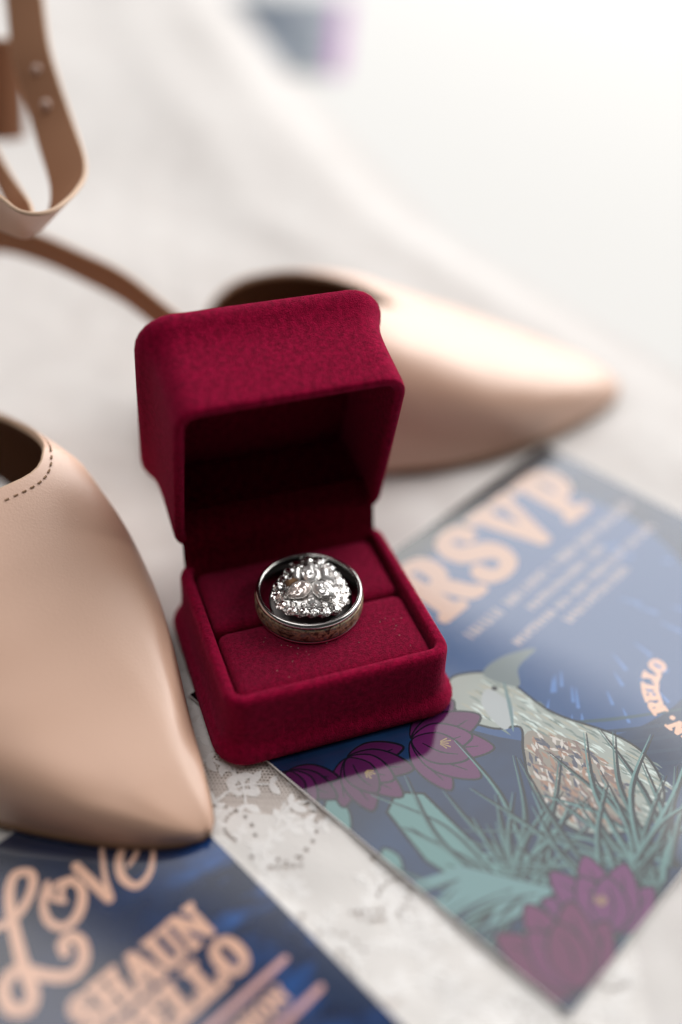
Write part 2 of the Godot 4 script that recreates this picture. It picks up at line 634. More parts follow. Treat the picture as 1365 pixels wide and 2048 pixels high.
func reply_card() -> void:
	var W := 14.12
	var H := 10.4
	var pr := Print.new(W, H, 128.0, Color.BLACK)
	night(pr, 5, Color(0.06, 0.13, 0.24), Color(0.10, 0.215, 0.36))
	# pale disc of the sky behind the words, brush flecks in it
	var disc := PackedVector2Array()
	for i in 60:
		disc.append(Vector2(8.2, 3.4) + Vector2.from_angle(TAU * i / 60.0) * 4.75)
	pr.poly(disc, Color(0.14, 0.275, 0.46))
	for i in 26:
		var p := Vector2(8.2, 3.4) + Vector2.from_angle(rng.randf_range(0.2, 2.4)) * rng.randf_range(3.0, 4.6)
		var d := (Vector2(8.2, 3.4) - p).normalized().rotated(0.3) * rng.randf_range(0.25, 0.6)
		pr.stroke(smooth([p, p + d * 0.5, p + d], 4), 0.09, 0.06, 0.01, Color(0.27, 0.43, 0.66))
	# top edge painted dark to deepen the back shoe's reflection there
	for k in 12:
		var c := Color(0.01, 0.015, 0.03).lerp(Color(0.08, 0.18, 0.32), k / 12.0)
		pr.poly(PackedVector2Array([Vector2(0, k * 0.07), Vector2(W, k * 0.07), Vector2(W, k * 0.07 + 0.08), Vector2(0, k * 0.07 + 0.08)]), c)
	# horizon bands
	for k in 5:
		var y0 := 6.3 + k * 0.42
		pr.stroke(smooth([Vector2(4.6, y0 - 0.6), Vector2(6.2, y0 + 0.9), Vector2(8.5, y0 + 2.5)], 10), 0.02, 0.10, 0.04, Color(0.10, 0.19, 0.30) if k else Color(0.16, 0.27, 0.33))
	# lettering
	word(pr, "R", "Droid Serif", Vector2(6.05, 0.62), Vector2(1.65, 2.0), 0.11, HAZED)
	word(pr, "S", "Droid Serif", Vector2(7.95, 0.55), Vector2(1.35, 2.1), 0.13, HAZED)
	word(pr, "V", "Droid Serif", Vector2(9.55, 0.62), Vector2(1.75, 2.0), 0.11, HAZED)
	word(pr, "P", "Droid Serif", Vector2(11.6, 0.62), Vector2(1.45, 2.0), 0.11, HAZED)
	# four lines of small print, too soft in the photograph to read
	var rows := [[6.05, 13.45, 3.36, 0.26], [7.95, 11.3, 3.86, 0.2], [6.7, 13.1, 4.34, 0.2], [8.25, 11.2, 4.78, 0.22]]
	for q in rows:
		var x: float = q[0]
		while x < q[1]:
			var wl := rng.randf_range(0.06, 0.15)
			var hl: float = q[3]
			pr.stroke(PackedVector2Array([Vector2(x, q[2] - hl * 0.5), Vector2(x + wl * 0.3, q[2] + hl * 0.5)]), 0.07, 0.09, 0.07, Color(0.60, 0.55, 0.56))
			if rng.randf() < 0.7:
				pr.stroke(PackedVector2Array([Vector2(x, q[2] + hl * rng.randf_range(-0.5, 0.5)), Vector2(x + wl, q[2] + hl * rng.randf_range(-0.5, 0.5))]), 0.07, 0.07, 0.07, Color(0.60, 0.55, 0.56))
			x += wl + 0.07
			if rng.randf() < 0.14: x += 0.16
	# ring of letters near the far side: the name bends round a circle
	word(pr, "W. RELLO", "Droid Serif", Vector2(-1.5, -0.2), Vector2(2.55, 0.36), 0.03, SKIN, Vector2(8.55, 8.55), 1.33, PI + 0.9)
	# cactus stems and leaves
	var teal := Color(0.36, 0.51, 0.51)
	var dark := Color(0.05, 0.08, 0.12)
	var stem := PackedVector2Array([Vector2(1.36, 5.10), Vector2(1.75, 5.55), Vector2(1.45, 7.9), Vector2(0.75, 8.1), Vector2(0.55, 6.6), Vector2(0.85, 5.3)])
	pr.poly(stem, teal)
	stem.append(stem[0])
	pr.stroke(stem, 0.07, 0.07, 0.07, dark)
	for q in [[Vector2(0.23, 4.2), Vector2(-0.1, 5.1)], [Vector2(0.16, 5.8), Vector2(-0.05, 6.5)]]:
		var d: Vector2 = (q[1] - q[0])
		var s := Vector2(-d.y, d.x) * 0.28
		var leaf := smooth([q[0], q[0] + d * 0.45 + s, q[1], q[0] + d * 0.45 - s], 6, true)
		pr.poly(leaf, teal)
		leaf.append(leaf[0])
		pr.stroke(leaf, 0.05, 0.05, 0.05, dark)
	# the horned, spotted animal that leaps across the card
	var hide := Color(0.56, 0.59, 0.57)
	var body := smooth([Vector2(3.95, 4.75), Vector2(4.55, 3.95), Vector2(5.15, 4.15), Vector2(5.62, 4.72), Vector2(5.55, 5.4), Vector2(5.55, 6.3), Vector2(6.0, 7.6), Vector2(5.95, 8.5), Vector2(5.3, 9.25), Vector2(4.3, 9.3), Vector2(3.3, 8.4), Vector2(3.45, 7.2), Vector2(4.15, 6.4), Vector2(4.65, 5.95), Vector2(4.2, 5.55)], 6, true)
	pr.poly(body, hide)
	var belly := smooth([Vector2(4.55, 6.15), Vector2(5.1, 6.7), Vector2(5.2, 7.8), Vector2(4.6, 9.0), Vector2(3.5, 8.5), Vector2(3.55, 7.2)], 6, true)
	pr.poly(belly, Color(0.50, 0.48, 0.45))
	for i in 420:
		var p := Vector2(rng.randf_range(3.45, 5.2), rng.randf_range(6.3, 9.0))
		if Geometry2D.is_point_in_polygon(p, belly):
			var d := Vector2(rng.randf_range(-0.22, 0.1), rng.randf_range(0.1, 0.3))
			pr.stroke(PackedVector2Array([p, p + d * 0.5, p + d]), 0.02, 0.085, 0.015, [Color(0.27, 0.28, 0.34), Color(0.72, 0.70, 0.68), Color(0.56, 0.44, 0.38), Color(0.45, 0.38, 0.36)][i % 4])
	for i in 340:
		var p := Vector2(rng.randf_range(4.2, 6.0), rng.randf_range(4.4, 9.2))
		if Geometry2D.is_point_in_polygon(p, body) and not Geometry2D.is_point_in_polygon(p, belly):
			pr.stroke(PackedVector2Array([p, p + Vector2(0.03, 0.16), p + Vector2(0.02, 0.32)]), 0.015, 0.06, 0.01, [Color(0.72, 0.77, 0.76), Color(0.40, 0.46, 0.45), Color(0.60, 0.60, 0.55)][i % 3])
	body.append(body[0])
	pr.stroke(body, 0.06, 0.06, 0.06, dark)
	var horn := smooth([Vector2(5.3, 4.4), Vector2(6.05, 4.35), Vector2(6.9, 4.78), Vector2(6.1, 4.85), Vector2(5.6, 5.2)], 6, true)
	pr.poly(horn, Color(0.40, 0.45, 0.46))
	pr.poly(smooth([Vector2(4.55, 4.95), Vector2(5.05, 4.75), Vector2(5.0, 5.5), Vector2(4.35, 5.75)], 6, true), Color(0.60, 0.63, 0.64))
	pr.disc(Vector2(5.16, 4.84), 0.07, dark)
	pr.stroke(smooth([Vector2(5.45, 4.9), Vector2(4.95, 5.45), Vector2(4.45, 5.9)], 6), 0.05, 0.10, 0.03, Color(0.36, 0.46, 0.48))
	# purple flowers
	var plum := Color(0.37, 0.13, 0.35)
	flower(pr, Vector2(3.0, 4.9), 1.15, 0.9, plum.darkened(0.15), dark, true)
	flower(pr, Vector2(1.3, 4.25), 0.95, 1.5, plum.darkened(0.25), dark, true)
	flower(pr, Vector2(0.0, 3.5), 0.8, 1.9, plum.darkened(0.3), dark, false)
	# sprays of grass
	for i in 36:
		var f := i / 35.0
		var root := Vector2(1.5 + 0.5 * sin(i * 1.7), 8.3 + 0.3 * cos(i * 2.3))
		blade(pr, root, root + Vector2.from_angle(lerpf(2.9, 6.3, f)) * rng.randf_range(1.5, 3.4), rng.randf_range(-0.12, 0.12), teal.darkened(rng.randf_range(0.0, 0.25)))
	for i in 52:
		var f := i / 51.0
		var root := Vector2(3.3 + 0.9 * sin(i * 2.1), 9.9 + 0.35 * cos(i * 1.3))
		blade(pr, root, root + Vector2.from_angle(lerpf(3.0, 6.4, f)) * rng.randf_range(1.8, 3.9), rng.randf_range(-0.14, 0.14), teal.darkened(rng.randf_range(0.0, 0.3)))
	for i in 18:
		var root := Vector2(0.0 + i * 0.05, 7.0 + i * 0.09)
		blade(pr, root + Vector2(0.9, 0.2), root + Vector2(rng.randf_range(-0.9, -0.3), rng.randf_range(-0.6, 0.5)), rng.randf_range(-0.1, 0.1), Color(0.38, 0.52, 0.53), 0.16)
	flower(pr, Vector2(2.2, 9.7), 1.05, -0.9, plum, dark, true)
	flower(pr, Vector2(0.75, 9.75), 1.15, -1.2, Color(0.36, 0.11, 0.28), dark, false)
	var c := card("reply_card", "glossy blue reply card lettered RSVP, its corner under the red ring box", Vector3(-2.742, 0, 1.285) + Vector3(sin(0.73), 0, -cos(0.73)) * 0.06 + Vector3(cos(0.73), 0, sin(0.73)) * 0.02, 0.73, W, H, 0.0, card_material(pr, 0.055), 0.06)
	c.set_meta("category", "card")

func invitation() -> void:
	var W := 12.7
	var H := 17.8
	var pr := Print.new(W, H, 100.0, Color.BLACK)
	night(pr, 9, Color(0.015, 0.06, 0.16), Color(0.02, 0.16, 0.34))
	# glow of a painted sky on the side away from the words
	var mist := FastNoiseLite.new()
	mist.seed = 31
	mist.frequency = 0.55
	mist.fractal_octaves = 3
	for iy in range(200, 1000, 3):
		for ix in range(1000, 1270, 3):
			var p := Vector2(ix, iy) / 100.0
			var a := smoothstep(10.4, 12.2, p.x) * smoothstep(2.2, 3.6, p.y) * (1.0 - smoothstep(6.5, 8.6, p.y))
			var v := clampf(mist.get_noise_2d(p.x * 0.6 + p.y, p.y * 1.6 - p.x * 0.9) * 1.5 + 0.35, 0.0, 1.0) * a
			pr.im.fill_rect(Rect2i(ix, iy, 3, 3), pr.im.get_pixel(ix, iy).lerp(Color(0.10, 0.36, 0.66), v * 0.8))
	pr.poly(smooth([Vector2(12.75, 6.1), Vector2(12.2, 6.35), Vector2(12.1, 6.9), Vector2(12.75, 7.6)], 6, true), Color(0.07, 0.15, 0.28))
	# Love, in a brush script
	pr.stroke(smooth([Vector2(8.15, 1.2), Vector2(8.6, 1.55), Vector2(9.05, 1.58), Vector2(9.5, 1.32), Vector2(9.66, 1.02), Vector2(9.45, 0.84), Vector2(9.2, 1.02), Vector2(8.98, 1.4), Vector2(8.78, 1.9), Vector2(8.55, 2.55), Vector2(8.42, 3.05), Vector2(8.2, 3.24), Vector2(7.98, 3.02), Vector2(8.1, 2.62), Vector2(8.45, 2.52), Vector2(8.75, 2.95), Vector2(9.05, 3.25), Vector2(9.38, 3.2), Vector2(9.56, 2.9), Vector2(9.5, 2.66), Vector2(9.3, 2.66), Vector2(9.24, 2.84)], 8), 0.16, 0.24, 0.2, SKIN)
	pr.stroke(smooth([Vector2(9.78, 1.42), Vector2(9.5, 1.7), Vector2(9.36, 2.1), Vector2(9.5, 2.4), Vector2(9.82, 2.38), Vector2(10.12, 2.1), Vector2(10.18, 1.82), Vector2(10.02, 1.66), Vector2(9.82, 1.82), Vector2(9.8, 1.98)], 8), 0.12, 0.2, 0.1, SKIN)
	pr.stroke(smooth([Vector2(9.8, 1.98), Vector2(9.66, 1.72), Vector2(9.9, 1.56), Vector2(10.24, 1.66)], 6), 0.1, 0.12, 0.06, SKIN)
	pr.stroke(smooth([Vector2(10.38, 1.5), Vector2(10.4, 1.95), Vector2(10.44, 2.5)], 6), 0.2, 0.2, 0.2, SKIN)
	pr.stroke(smooth([Vector2(10.48, 2.5), Vector2(10.66, 2.05), Vector2(10.95, 1.55), Vector2(11.12, 1.3)], 6), 0.12, 0.1, 0.07, SKIN)
	pr.stroke(smooth([Vector2(11.12, 2.2), Vector2(11.4, 2.08), Vector2(11.48, 1.9), Vector2(11.3, 1.8), Vector2(11.02, 2.02), Vector2(10.88, 2.36), Vector2(10.98, 2.66), Vector2(11.3, 2.62), Vector2(11.6, 2.35), Vector2(11.85, 2.02)], 8), 0.08, 0.19, 0.07, SKIN)
	# names and rules
	word(pr, "SHAUN", "Droid Serif", Vector2(8.68, 3.67), Vector2(2.82, 0.76), 0.04, SKIN)
	word(pr, "RELLO", "Droid Serif", Vector2(8.92, 4.60), Vector2(2.70, 0.74), 0.04, SKIN)
	pr.stroke(PackedVector2Array([Vector2(7.2, 5.72), Vector2(12.05, 5.72)]), 0.13, 0.13, 0.13, Color(0.80, 0.62, 0.60))
	word(pr, "UNION", "Droid Serif", Vector2(10.2, 5.98), Vector2(1.42, 0.36), 0.02, SKIN)
	pr.stroke(PackedVector2Array([Vector2(7.2, 6.55), Vector2(12.15, 6.55)]), 0.13, 0.13, 0.13, Color(0.80, 0.62, 0.60))
	var a := 0.7548
	var f2 := Vector3(sin(a), 0, -cos(a))
	card("invitation", "glossy blue invitation lettered Love, its top under the pointed toe of the near shoe", Vector3(-1.612, 0, 4.968) - Vector3(cos(a), 0, sin(a)) * 2.93 - f2 * W, a, W, H, -0.01, card_material(pr, 0.12), 0.12)

func far_card() -> void:
	var W := 12.7
	var pr := Print.new(W, 17.8, 40.0, Color.BLACK)
	night(pr, 15, Color(0.20, 0.26, 0.33), Color(0.42, 0.47, 0.53))
	for i in 30:
		pr.disc(Vector2(rng.randf_range(0, W), rng.randf_range(0, 17.8)), rng.randf_range(0.3, 1.0), Color(0.34, 0.40, 0.46).lerp(Color(0.55, 0.56, 0.62), rng.randf()))
	pr.poly(PackedVector2Array([Vector2(W - 0.95, 0), Vector2(W, 0), Vector2(W, 17.8), Vector2(W - 0.95, 17.8)]), Color(0.56, 0.14, 0.58))
	card("bordered_card", "grey card with a purple border lying far behind at the dress edge", Vector3(-12.7 - 0.4, 0, -65.0), PI / 2, W, 17.8, -0.62, card_material(pr, 0.3))

# ---------------------------------------------------------------- ring box
func rrect(hw: float, hd: float, r: float, y: float, n := 7) -> PackedVector3Array:
	var out := PackedVector3Array()
	var cs := [Vector2(hw - r, hd - r), Vector2(-hw + r, hd - r), Vector2(-hw + r, -hd + r), Vector2(hw - r, -hd + r)]
	for q in 4:
		for i in n:
			var a := PI / 2 * (q + float(i) / (n - 1))
			var c: Vector2 = cs[q]
			out.append(Vector3(c.x + r * cos(a), y, c.y + r * sin(a)))
		# points along the straight side so that it can bow
		var a1 := PI / 2 * (q + 1)
		var c0: Vector2 = cs[q]
		var c1: Vector2 = cs[(q + 1) % 4]
		for i in range(1, 8):
			var p := c0.lerp(c1, i / 8.0) + Vector2(cos(a1), sin(a1)) * r
			out.append(Vector3(p.x, y, p.y))
	return out

# profile: [outward, height] pairs over a rounded rectangle
func shell(st: SurfaceTool, hw: float, hd: float, r: float, profile: Array, flip := false) -> Array:
	var rows := []
	for p in profile:
		rows.append(rrect(hw + p[0], hd + p[0], maxf(0.06, r + p[0]), p[1]))
	grid(st, rows, true, flip)
	return rows

func curve_profile(ctrl: Array, steps := 5) -> Array:
	var pts := []
	for q in smooth(ctrl, steps):
		pts.append([q.x, q.y])
	return pts

const BOX_YAW := 0.374
const BOX_H := 1.778
const BOX_D := 2.27

func ring_box() -> void:
	var t := thing("ring_box", "open dark red velvet ring box with rounded corners", "ring box", Vector3(0, 0.04, 0), BOX_YAW)
	# base tray: flared foot, cove, straight wall, rolled rim, inner wall
	var st := surf()
	var prof := curve_profile([Vector2(0.10, 0.0), Vector2(0.20, 0.04), Vector2(0.25, 0.18), Vector2(0.2, 0.36), Vector2(0.09, 0.52), Vector2(0.03, 0.72), Vector2(0.0, 1.05), Vector2(-0.01, 1.5), Vector2(-0.02, 1.66), Vector2(-0.09, 1.775), Vector2(-0.22, 1.785), Vector2(-0.30, 1.68), Vector2(-0.31, 1.2)], 5)
	var rows := shell(st, 2.57, BOX_D + 0.06, 0.48, prof, true)
	fan(st, rows[0], true)
	build("base_tray", st, M.velvet, t)
	# ring cushion in two halves with the slot between them
	for half in [1.0, -1.0]:
		var cs := surf()
		var hw := 2.2
		var z0 := 0.035
		var z1 := BOX_D - 0.27
		var mid: float = (z0 + z1) / 2 * half
		var hd := (z1 - z0) / 2
		var crows := []
		for p in [[0.0, 1.0], [0.0, 1.44], [-0.02, 1.52], [-0.06, 1.575], [-0.13, 1.61], [-0.25, 1.63], [-0.45, 1.645], [-0.7, 1.65]]:
			var ring := rrect(hw + p[0], hd + p[0], maxf(0.06, 0.2 + p[0] * 0.3), p[1])
			for i in ring.size():
				ring[i].z += mid
			crows.append(ring)
		grid(cs, crows, true, true)
		fan(cs, crows[crows.size() - 1], true)
		build("cushion", cs, M.pad, t)
	# specks of lint caught in the pile
	var lint := surf()
	for i in 26:
		var c := Vector3(rng.randf_range(-1.9, 1.9), 1.668, rng.randf_range(0.3, 1.8))
		var d := Vector3.RIGHT.rotated(UP, rng.randf() * TAU) * rng.randf_range(0.006, 0.02)
		tube(lint, smooth3([c - d, c + Vector3(d.z, 0.006, -d.x) * 0.4, c + d], 3), 0.0035, 4)
	tag(build("lint", lint, M.stub, t), "", "", "", "stuff")
	# lid, hinged behind and leaning forward
	var lean := 0.247
	var up := Vector3(0, cos(lean), sin(lean))
	var back := Vector3(0, sin(lean), -cos(lean))
	var lid := Node3D.new()
	lid.name = "lid"
	t.add_child(lid, true)
	# in the lid's own frame: x across, y = away from the opening, z = down the lid towards the hinge
	var origin := Vector3(0, 2.13, -2.32) + up * 2.37
	lid.transform = Transform3D(Basis(Vector3.RIGHT, back, -up), origin * CM)
	var ls := surf()
	var lp := curve_profile([Vector2(-0.30, 2.2), Vector2(-0.27, 0.5), Vector2(-0.25, 0.12), Vector2(-0.17, 0.015), Vector2(-0.06, 0.02), Vector2(0.0, 0.11), Vector2(0.005, 0.6), Vector2(0.01, 1.3), Vector2(0.045, 1.75), Vector2(0.13, 2.05), Vector2(0.24, 2.28), Vector2(0.275, 2.45), Vector2(0.22, 2.62), Vector2(0.05, 2.70), Vector2(-0.5, 2.73)], 5)
	var lr := shell(ls, 2.55, 2.36, 0.56, lp, false)
	fan(ls, lr[lr.size() - 1], true)
	build("lid_shell", ls, M.velvet, lid)
	var ln := surf()
	fan(ln, rrect(2.26, 2.07, 0.36, 2.19), false)
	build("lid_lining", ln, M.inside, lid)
	# the soft hinge between tray and lid
	var hs := surf()
	var hrows := []
	for q in smooth([Vector2(-1.86, 1.2), Vector2(-1.97, 1.62), Vector2(-2.12, 1.95), Vector2(-2.2, 2.35), Vector2(-2.36, 2.62), Vector2(-2.75, 2.9)], 5):
		var row := PackedVector3Array()
		for i in 13:
			row.append(Vector3(lerpf(-2.36, 2.36, i / 12.0), q.y, q.x))
		hrows.append(row)
	grid(hs, hrows)
	var h2 := []
	for q in smooth([Vector2(-2.3, 1.5), Vector2(-2.34, 1.9), Vector2(-2.36, 2.3), Vector2(-2.5, 2.5)], 5):
		var row := PackedVector3Array()
		for i in 13:
			row.append(Vector3(lerpf(-2.36, 2.36, i / 12.0), q.y, q.x))
		h2.append(row)
	grid(hs, h2, false, true)
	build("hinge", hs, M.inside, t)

# ---------------------------------------------------------------- rings
func lathe(st: SurfaceTool, prof: Array, n := 72) -> void:
	var rows := []
	for p in prof:
		var ring := PackedVector3Array()
		for i in n:
			var a := TAU * i / n
			ring.append(Vector3(p.x * cos(a), p.y, p.x * sin(a)))
		rows.append(ring)
	grid(st, rows, true)

func wedding_band() -> void:
	var t := thing("wedding_band", "wide metal band with mottled bronze surface lying flat on the cushion", "ring", Vector3(-0.03, 1.665, -0.12), 0.4)
	var R := 1.215
	var s := surf()
	lathe(s, smooth([Vector2(R - 0.01, 0.50), Vector2(R, 0.53), Vector2(R - 0.02, 0.575), Vector2(R - 0.05, 0.60), Vector2(R - 0.085, 0.595), Vector2(R - 0.11, 0.565), Vector2(R - 0.12, 0.47), Vector2(R - 0.12, 0.15), Vector2(R - 0.115, 0.045), Vector2(R - 0.07, 0.005), Vector2(R - 0.02, 0.03), Vector2(R, 0.07), Vector2(R - 0.01, 0.10)], 4))
	build("sleeve", s, M.steel, t)
	var g := surf()
	lathe(g, [Vector2(R - 0.01, 0.10), Vector2(R - 0.035, 0.115), Vector2(R - 0.03, 0.13), Vector2(R - 0.03, 0.47), Vector2(R - 0.035, 0.485), Vector2(R - 0.01, 0.50)])
	build("groove", g, M.dark_silver, t)
	var i := surf()
	lathe(i, smooth([Vector2(R - 0.03, 0.13), Vector2(R + 0.005, 0.15), Vector2(R + 0.012, 0.30), Vector2(R + 0.005, 0.45), Vector2(R - 0.03, 0.47)], 3))
	build("inlay", i, M.patina, t)

func brilliant(r: float) -> ArrayMesh:
	var st := surf()
	st.set_smooth_group(-1)
	var tb := PackedVector3Array()
	var md := PackedVector3Array()
	var gd := PackedVector3Array()
	for i in 8:
		var a := TAU * i / 8
		var b := a + TAU / 16
		tb.append(Vector3(cos(a) * 0.50, 0.34 + rng.randf_range(-0.07, 0.07), sin(a) * 0.50) * r)
		md.append(Vector3(cos(b) * 0.78, 0.22 + rng.randf_range(-0.09, 0.09), sin(b) * 0.78) * r)
		gd.append(Vector3(cos(a), 0.0, sin(a)) * r)
		gd.append(Vector3(cos(b), 0.0, sin(b)) * r)
	# the table shows the facets below it, so it breaks into small tilted planes
	var hub := PackedVector3Array()
	for i in 8:
		var a := TAU * (i + 0.5) / 8
		hub.append(Vector3(cos(a) * 0.26, 0.34 + rng.randf_range(-0.08, 0.08), sin(a) * 0.26) * r)
	for i in 8:
		var k := (i + 1) % 8
		tri(st, hub[i], tb[k], tb[i])
		tri(st, hub[i], hub[k], tb[k])
		tri(st, Vector3(0, 0.33 * r, 0), hub[k], hub[i])
		tri(st, tb[i], md[i], tb[k])
		tri(st, md[i], tb[k], gd[(2 * i + 2) % 16])
		tri(st, tb[i], md[i], gd[2 * i])
		tri(st, md[i], gd[2 * i], gd[2 * i + 1])
		tri(st, md[i], gd[2 * i + 1], gd[(2 * i + 2) % 16])
		tri(st, gd[2 * i], gd[2 * i + 1], Vector3(0, -0.8 * r, 0))
		tri(st, gd[2 * i + 1], gd[(2 * i + 2) % 16], Vector3(0, -0.8 * r, 0))
	st.generate_normals()
	return st.commit()

func pear(length: float, wide: float) -> ArrayMesh:
	var st := surf()
	st.set_smooth_group(-1)
	var rings := []
	for lv in [[1.0, 0.0], [0.86, 0.07], [0.66, 0.11], [0.44, 0.12], [0.2, 0.12]]:
		var ring := PackedVector3Array()
		for i in 16:
			var a: float = TAU * i / 16.0 + (TAU / 32.0 if rings.size() % 2 == 1 else 0.0)
			var x := cos(a)
			var z := sin(a) * (1.0 - 0.45 * maxf(x, 0.0)) * pow(absf(sin(a)), 0.25 if x > 0.0 else 0.0)
			var up: float = lv[1] + (rng.randf_range(-0.022, 0.022) if rings.size() > 0 else 0.0)
			ring.append(Vector3(x * length * 0.5 * lv[0], up, z * wide * 0.5 * lv[0]))
		rings.append(ring)
	for i in 4:
		for j in 16:
			var k := (j + 1) % 16
			tri(st, rings[i][j], rings[i][k], rings[i + 1][j])
			tri(st, rings[i][k], rings[i + 1][k], rings[i + 1][j])
	fan(st, rings[4], true)
	for j in 16:
		tri(st, rings[0][j], rings[0][(j + 1) % 16], Vector3(0, -0.16, 0))
	st.generate_normals()
	return st.commit()

func baguette(l: float, w: float) -> ArrayMesh:
	var st := surf()
	st.set_smooth_group(-1)
	var rings := []
	for lv in [[1.0, 1.0, -0.05], [1.0, 1.0, 0.0], [0.86, 0.72, 0.06], [0.7, 0.42, 0.09]]:
		rings.append(PackedVector3Array([Vector3(-l * lv[0], lv[2] * 2, -w * lv[1]) * 0.5, Vector3(l * lv[0], lv[2] * 2, -w * lv[1]) * 0.5, Vector3(l * lv[0], lv[2] * 2, w * lv[1]) * 0.5, Vector3(-l * lv[0], lv[2] * 2, w * lv[1]) * 0.5]))
	for i in 3:
		for j in 4:
			var k := (j + 1) % 4
			quad(st, rings[i][j], rings[i][k], rings[i + 1][k], rings[i + 1][j])
	fan(st, rings[3], true)
	st.generate_normals()
	return st.commit()

# point of a rounded triangle: a vertex every third of a turn, the first pointing away from the camera
func trillion(a: float, r: float) -> Vector3:
	var k := cos(3.0 * (a - 1.5 * PI))
	return Vector3(cos(a), 0, sin(a)) * r * (1.0 + 0.10 * k)

func engagement_ring() -> void:
	var t := thing("engagement_ring", "silver cluster ring with pear stones and round halo, upright inside the wide band", "ring", Vector3(0.01, 2.19, -0.19), 0.06)
	t.rotation.x = 0.14
	t.scale = Vector3.ONE * 0.92
	# gallery under the stones
	var st := surf()
	var rows := []
	for lv in [[0.55, -0.42], [0.72, -0.30], [0.86, -0.12], [0.90, -0.05], [0.86, 0.0]]:
		var ring := PackedVector3Array()
		for i in 48:
			ring.append(trillion(TAU * i / 48.0, lv[0]) + UP * lv[1])
		rows.append(ring)
	grid(st, rows, true)
	fan(st, rows[4])
	build("gallery", st, M.seat, t)
	# dark disc added below the stones to deepen the shade inside the band
	var bk := surf()
	lathe(bk, [Vector2(0.3, -0.52), Vector2(1.04, -0.46), Vector2(1.0, -0.42), Vector2(0.62, -0.36), Vector2(0.3, -0.30)])
	build("gap_shade", bk, M.dark_silver, t)
	# scalloped wire under the halo
	var sc := surf()
	var n := 18
	for i in n:
		var a := TAU * (i + 0.5) / n
		var p := trillion(a, 0.86)
		var tang := (trillion(a + 0.05, 0.86) - trillion(a - 0.05, 0.86)).normalized()
		bead_line(sc, [p - tang * 0.11 + UP * -0.05, p + UP * -0.16, p + tang * 0.11 + UP * -0.05], 0.018)
	var scm := build("scalloped_wire", sc, M.silver, t)
	tag(scm, "", "", "", "stuff")
	# halo of round stones
	var cuts := []
	for i in 5:
		cuts.append(brilliant(0.13))
	var beads := surf()
	for i in n:
		var a := TAU * i / n + 0.08
		var p := trillion(a, 0.83)
		var o := with_mesh("round_stone", cuts[i % 5], M.velvet_tint_gem if p.x < 0.05 and i % 4 != 1 else M.gem, t)
		var out := Vector3(cos(a), 0, sin(a))
		o.transform = Transform3D(Basis(Quaternion(UP, (UP + out * 0.28).normalized())) * Basis(UP, rng.randf() * TAU), (p + UP * rng.randf_range(0.0, 0.03)) * CM)
		for s in [-1.0, 1.0]:
			var q := trillion(a + s * TAU / n * 0.5, 0.83 + 0.07 * s)
			bead(beads, q + UP * 0.055, rng.randf_range(0.022, 0.032))
		bead(beads, trillion(a, 0.70) + UP * 0.06, 0.03)
	# small stones that fill the ground between halo and pears
	for i in 15:
		var a := TAU * (i + 0.5) / 15
		var p := trillion(a, 0.61)
		var o := with_mesh("round_stone", cuts[(i + 2) % 5], M.gem, t)
		o.transform = Transform3D(Basis(UP, rng.randf() * TAU).scaled(Vector3.ONE * rng.randf_range(0.6, 0.8)), (p + UP * 0.05) * CM)
	# pears that meet in the middle, step-cut stones between them
	var bm := baguette(0.36, 0.17)
	for k in 3:
		var a := 1.5 * PI + TAU * k / 3.0
		var d := Vector3(cos(a), 0, sin(a))
		var o := with_mesh("pear_stone", pear(0.64, 0.47), [M.diamond, M.diamond, M.velvet_tint][k], t)
		o.transform = Transform3D(Basis(UP, -a) * Basis(Vector3.BACK, -0.16), (d * 0.37 + UP * 0.15) * CM)
		var wire := PackedVector3Array()
		for i in 25:
			var g := TAU * i / 24.0
			var x := cos(g)
			var z := sin(g) * (1.0 - 0.45 * maxf(x, 0.0)) * pow(absf(sin(g)), 0.25 if x > 0.0 else 0.0)
			wire.append(o.transform.basis * Vector3(x * 0.335, -0.01, z * 0.25) + o.position / CM)
		var ws := surf()
		tube(ws, wire, 0.011, 6)
		build("bezel", ws, M.silver, o).transform = o.transform.affine_inverse()
		for s in [-1.0, 1.0]:
			bead(beads, Vector3(cos(a + s * 0.5), 0, sin(a + s * 0.5)) * 0.40 + UP * 0.15, 0.034)
		bead(beads, d * 0.68 + UP * 0.12, 0.036)
		var b := a + PI / 3.0
		var e := Vector3(cos(b), 0, sin(b))
		if k == 1:
			var sm := with_mesh("round_stone", cuts[k], M.diamond, t)
			sm.position = (e * 0.42 + UP * 0.07) * CM
			sm.scale = Vector3.ONE * 0.8
			continue
		for s in [-1.0, 1.0]:
			var g := with_mesh("step_cut_stone", bm, M.smoke if k == 2 and s < 0.0 else M.diamond, t)
			g.transform = Transform3D(Basis(UP, -b + PI / 2 + s * 0.5) * Basis(Vector3.RIGHT, 0.3 * s), (e * 0.46 + Vector3(-e.z, 0, e.x) * s * 0.10 + UP * (0.12 + 0.02 * s)) * CM)
	bead(beads, UP * 0.14, 0.04)
	var pg := build("prongs", beads, M.silver, t)
	tag(pg, "", "", "", "stuff")
	# shank that stands in the slot
	var sh := surf()
	var path := PackedVector3Array()
	for i in 41:
		var a := TAU * i / 40.0
		path.append(Vector3(cos(a) * 0.95, -1.05 + sin(a) * 0.95, 0))
	tube(sh, path, 0.09)
	build("shank", sh, M.silver, t)

func bead(st: SurfaceTool, c: Vector3, r: float) -> void:
	var rows := []
	for i in 5:
		var f := PI * i / 4.0
		var ring := PackedVector3Array()
		for j in 8:
			var a := TAU * j / 8.0
			ring.append(c + Vector3(sin(f) * cos(a), cos(f) * 1.1, sin(f) * sin(a)) * r)
		rows.append(ring)
	grid(st, rows, true)

func bead_line(st: SurfaceTool, ctrl: Array, r: float) -> void:
	tube(st, smooth3(ctrl, 4), r, 6)

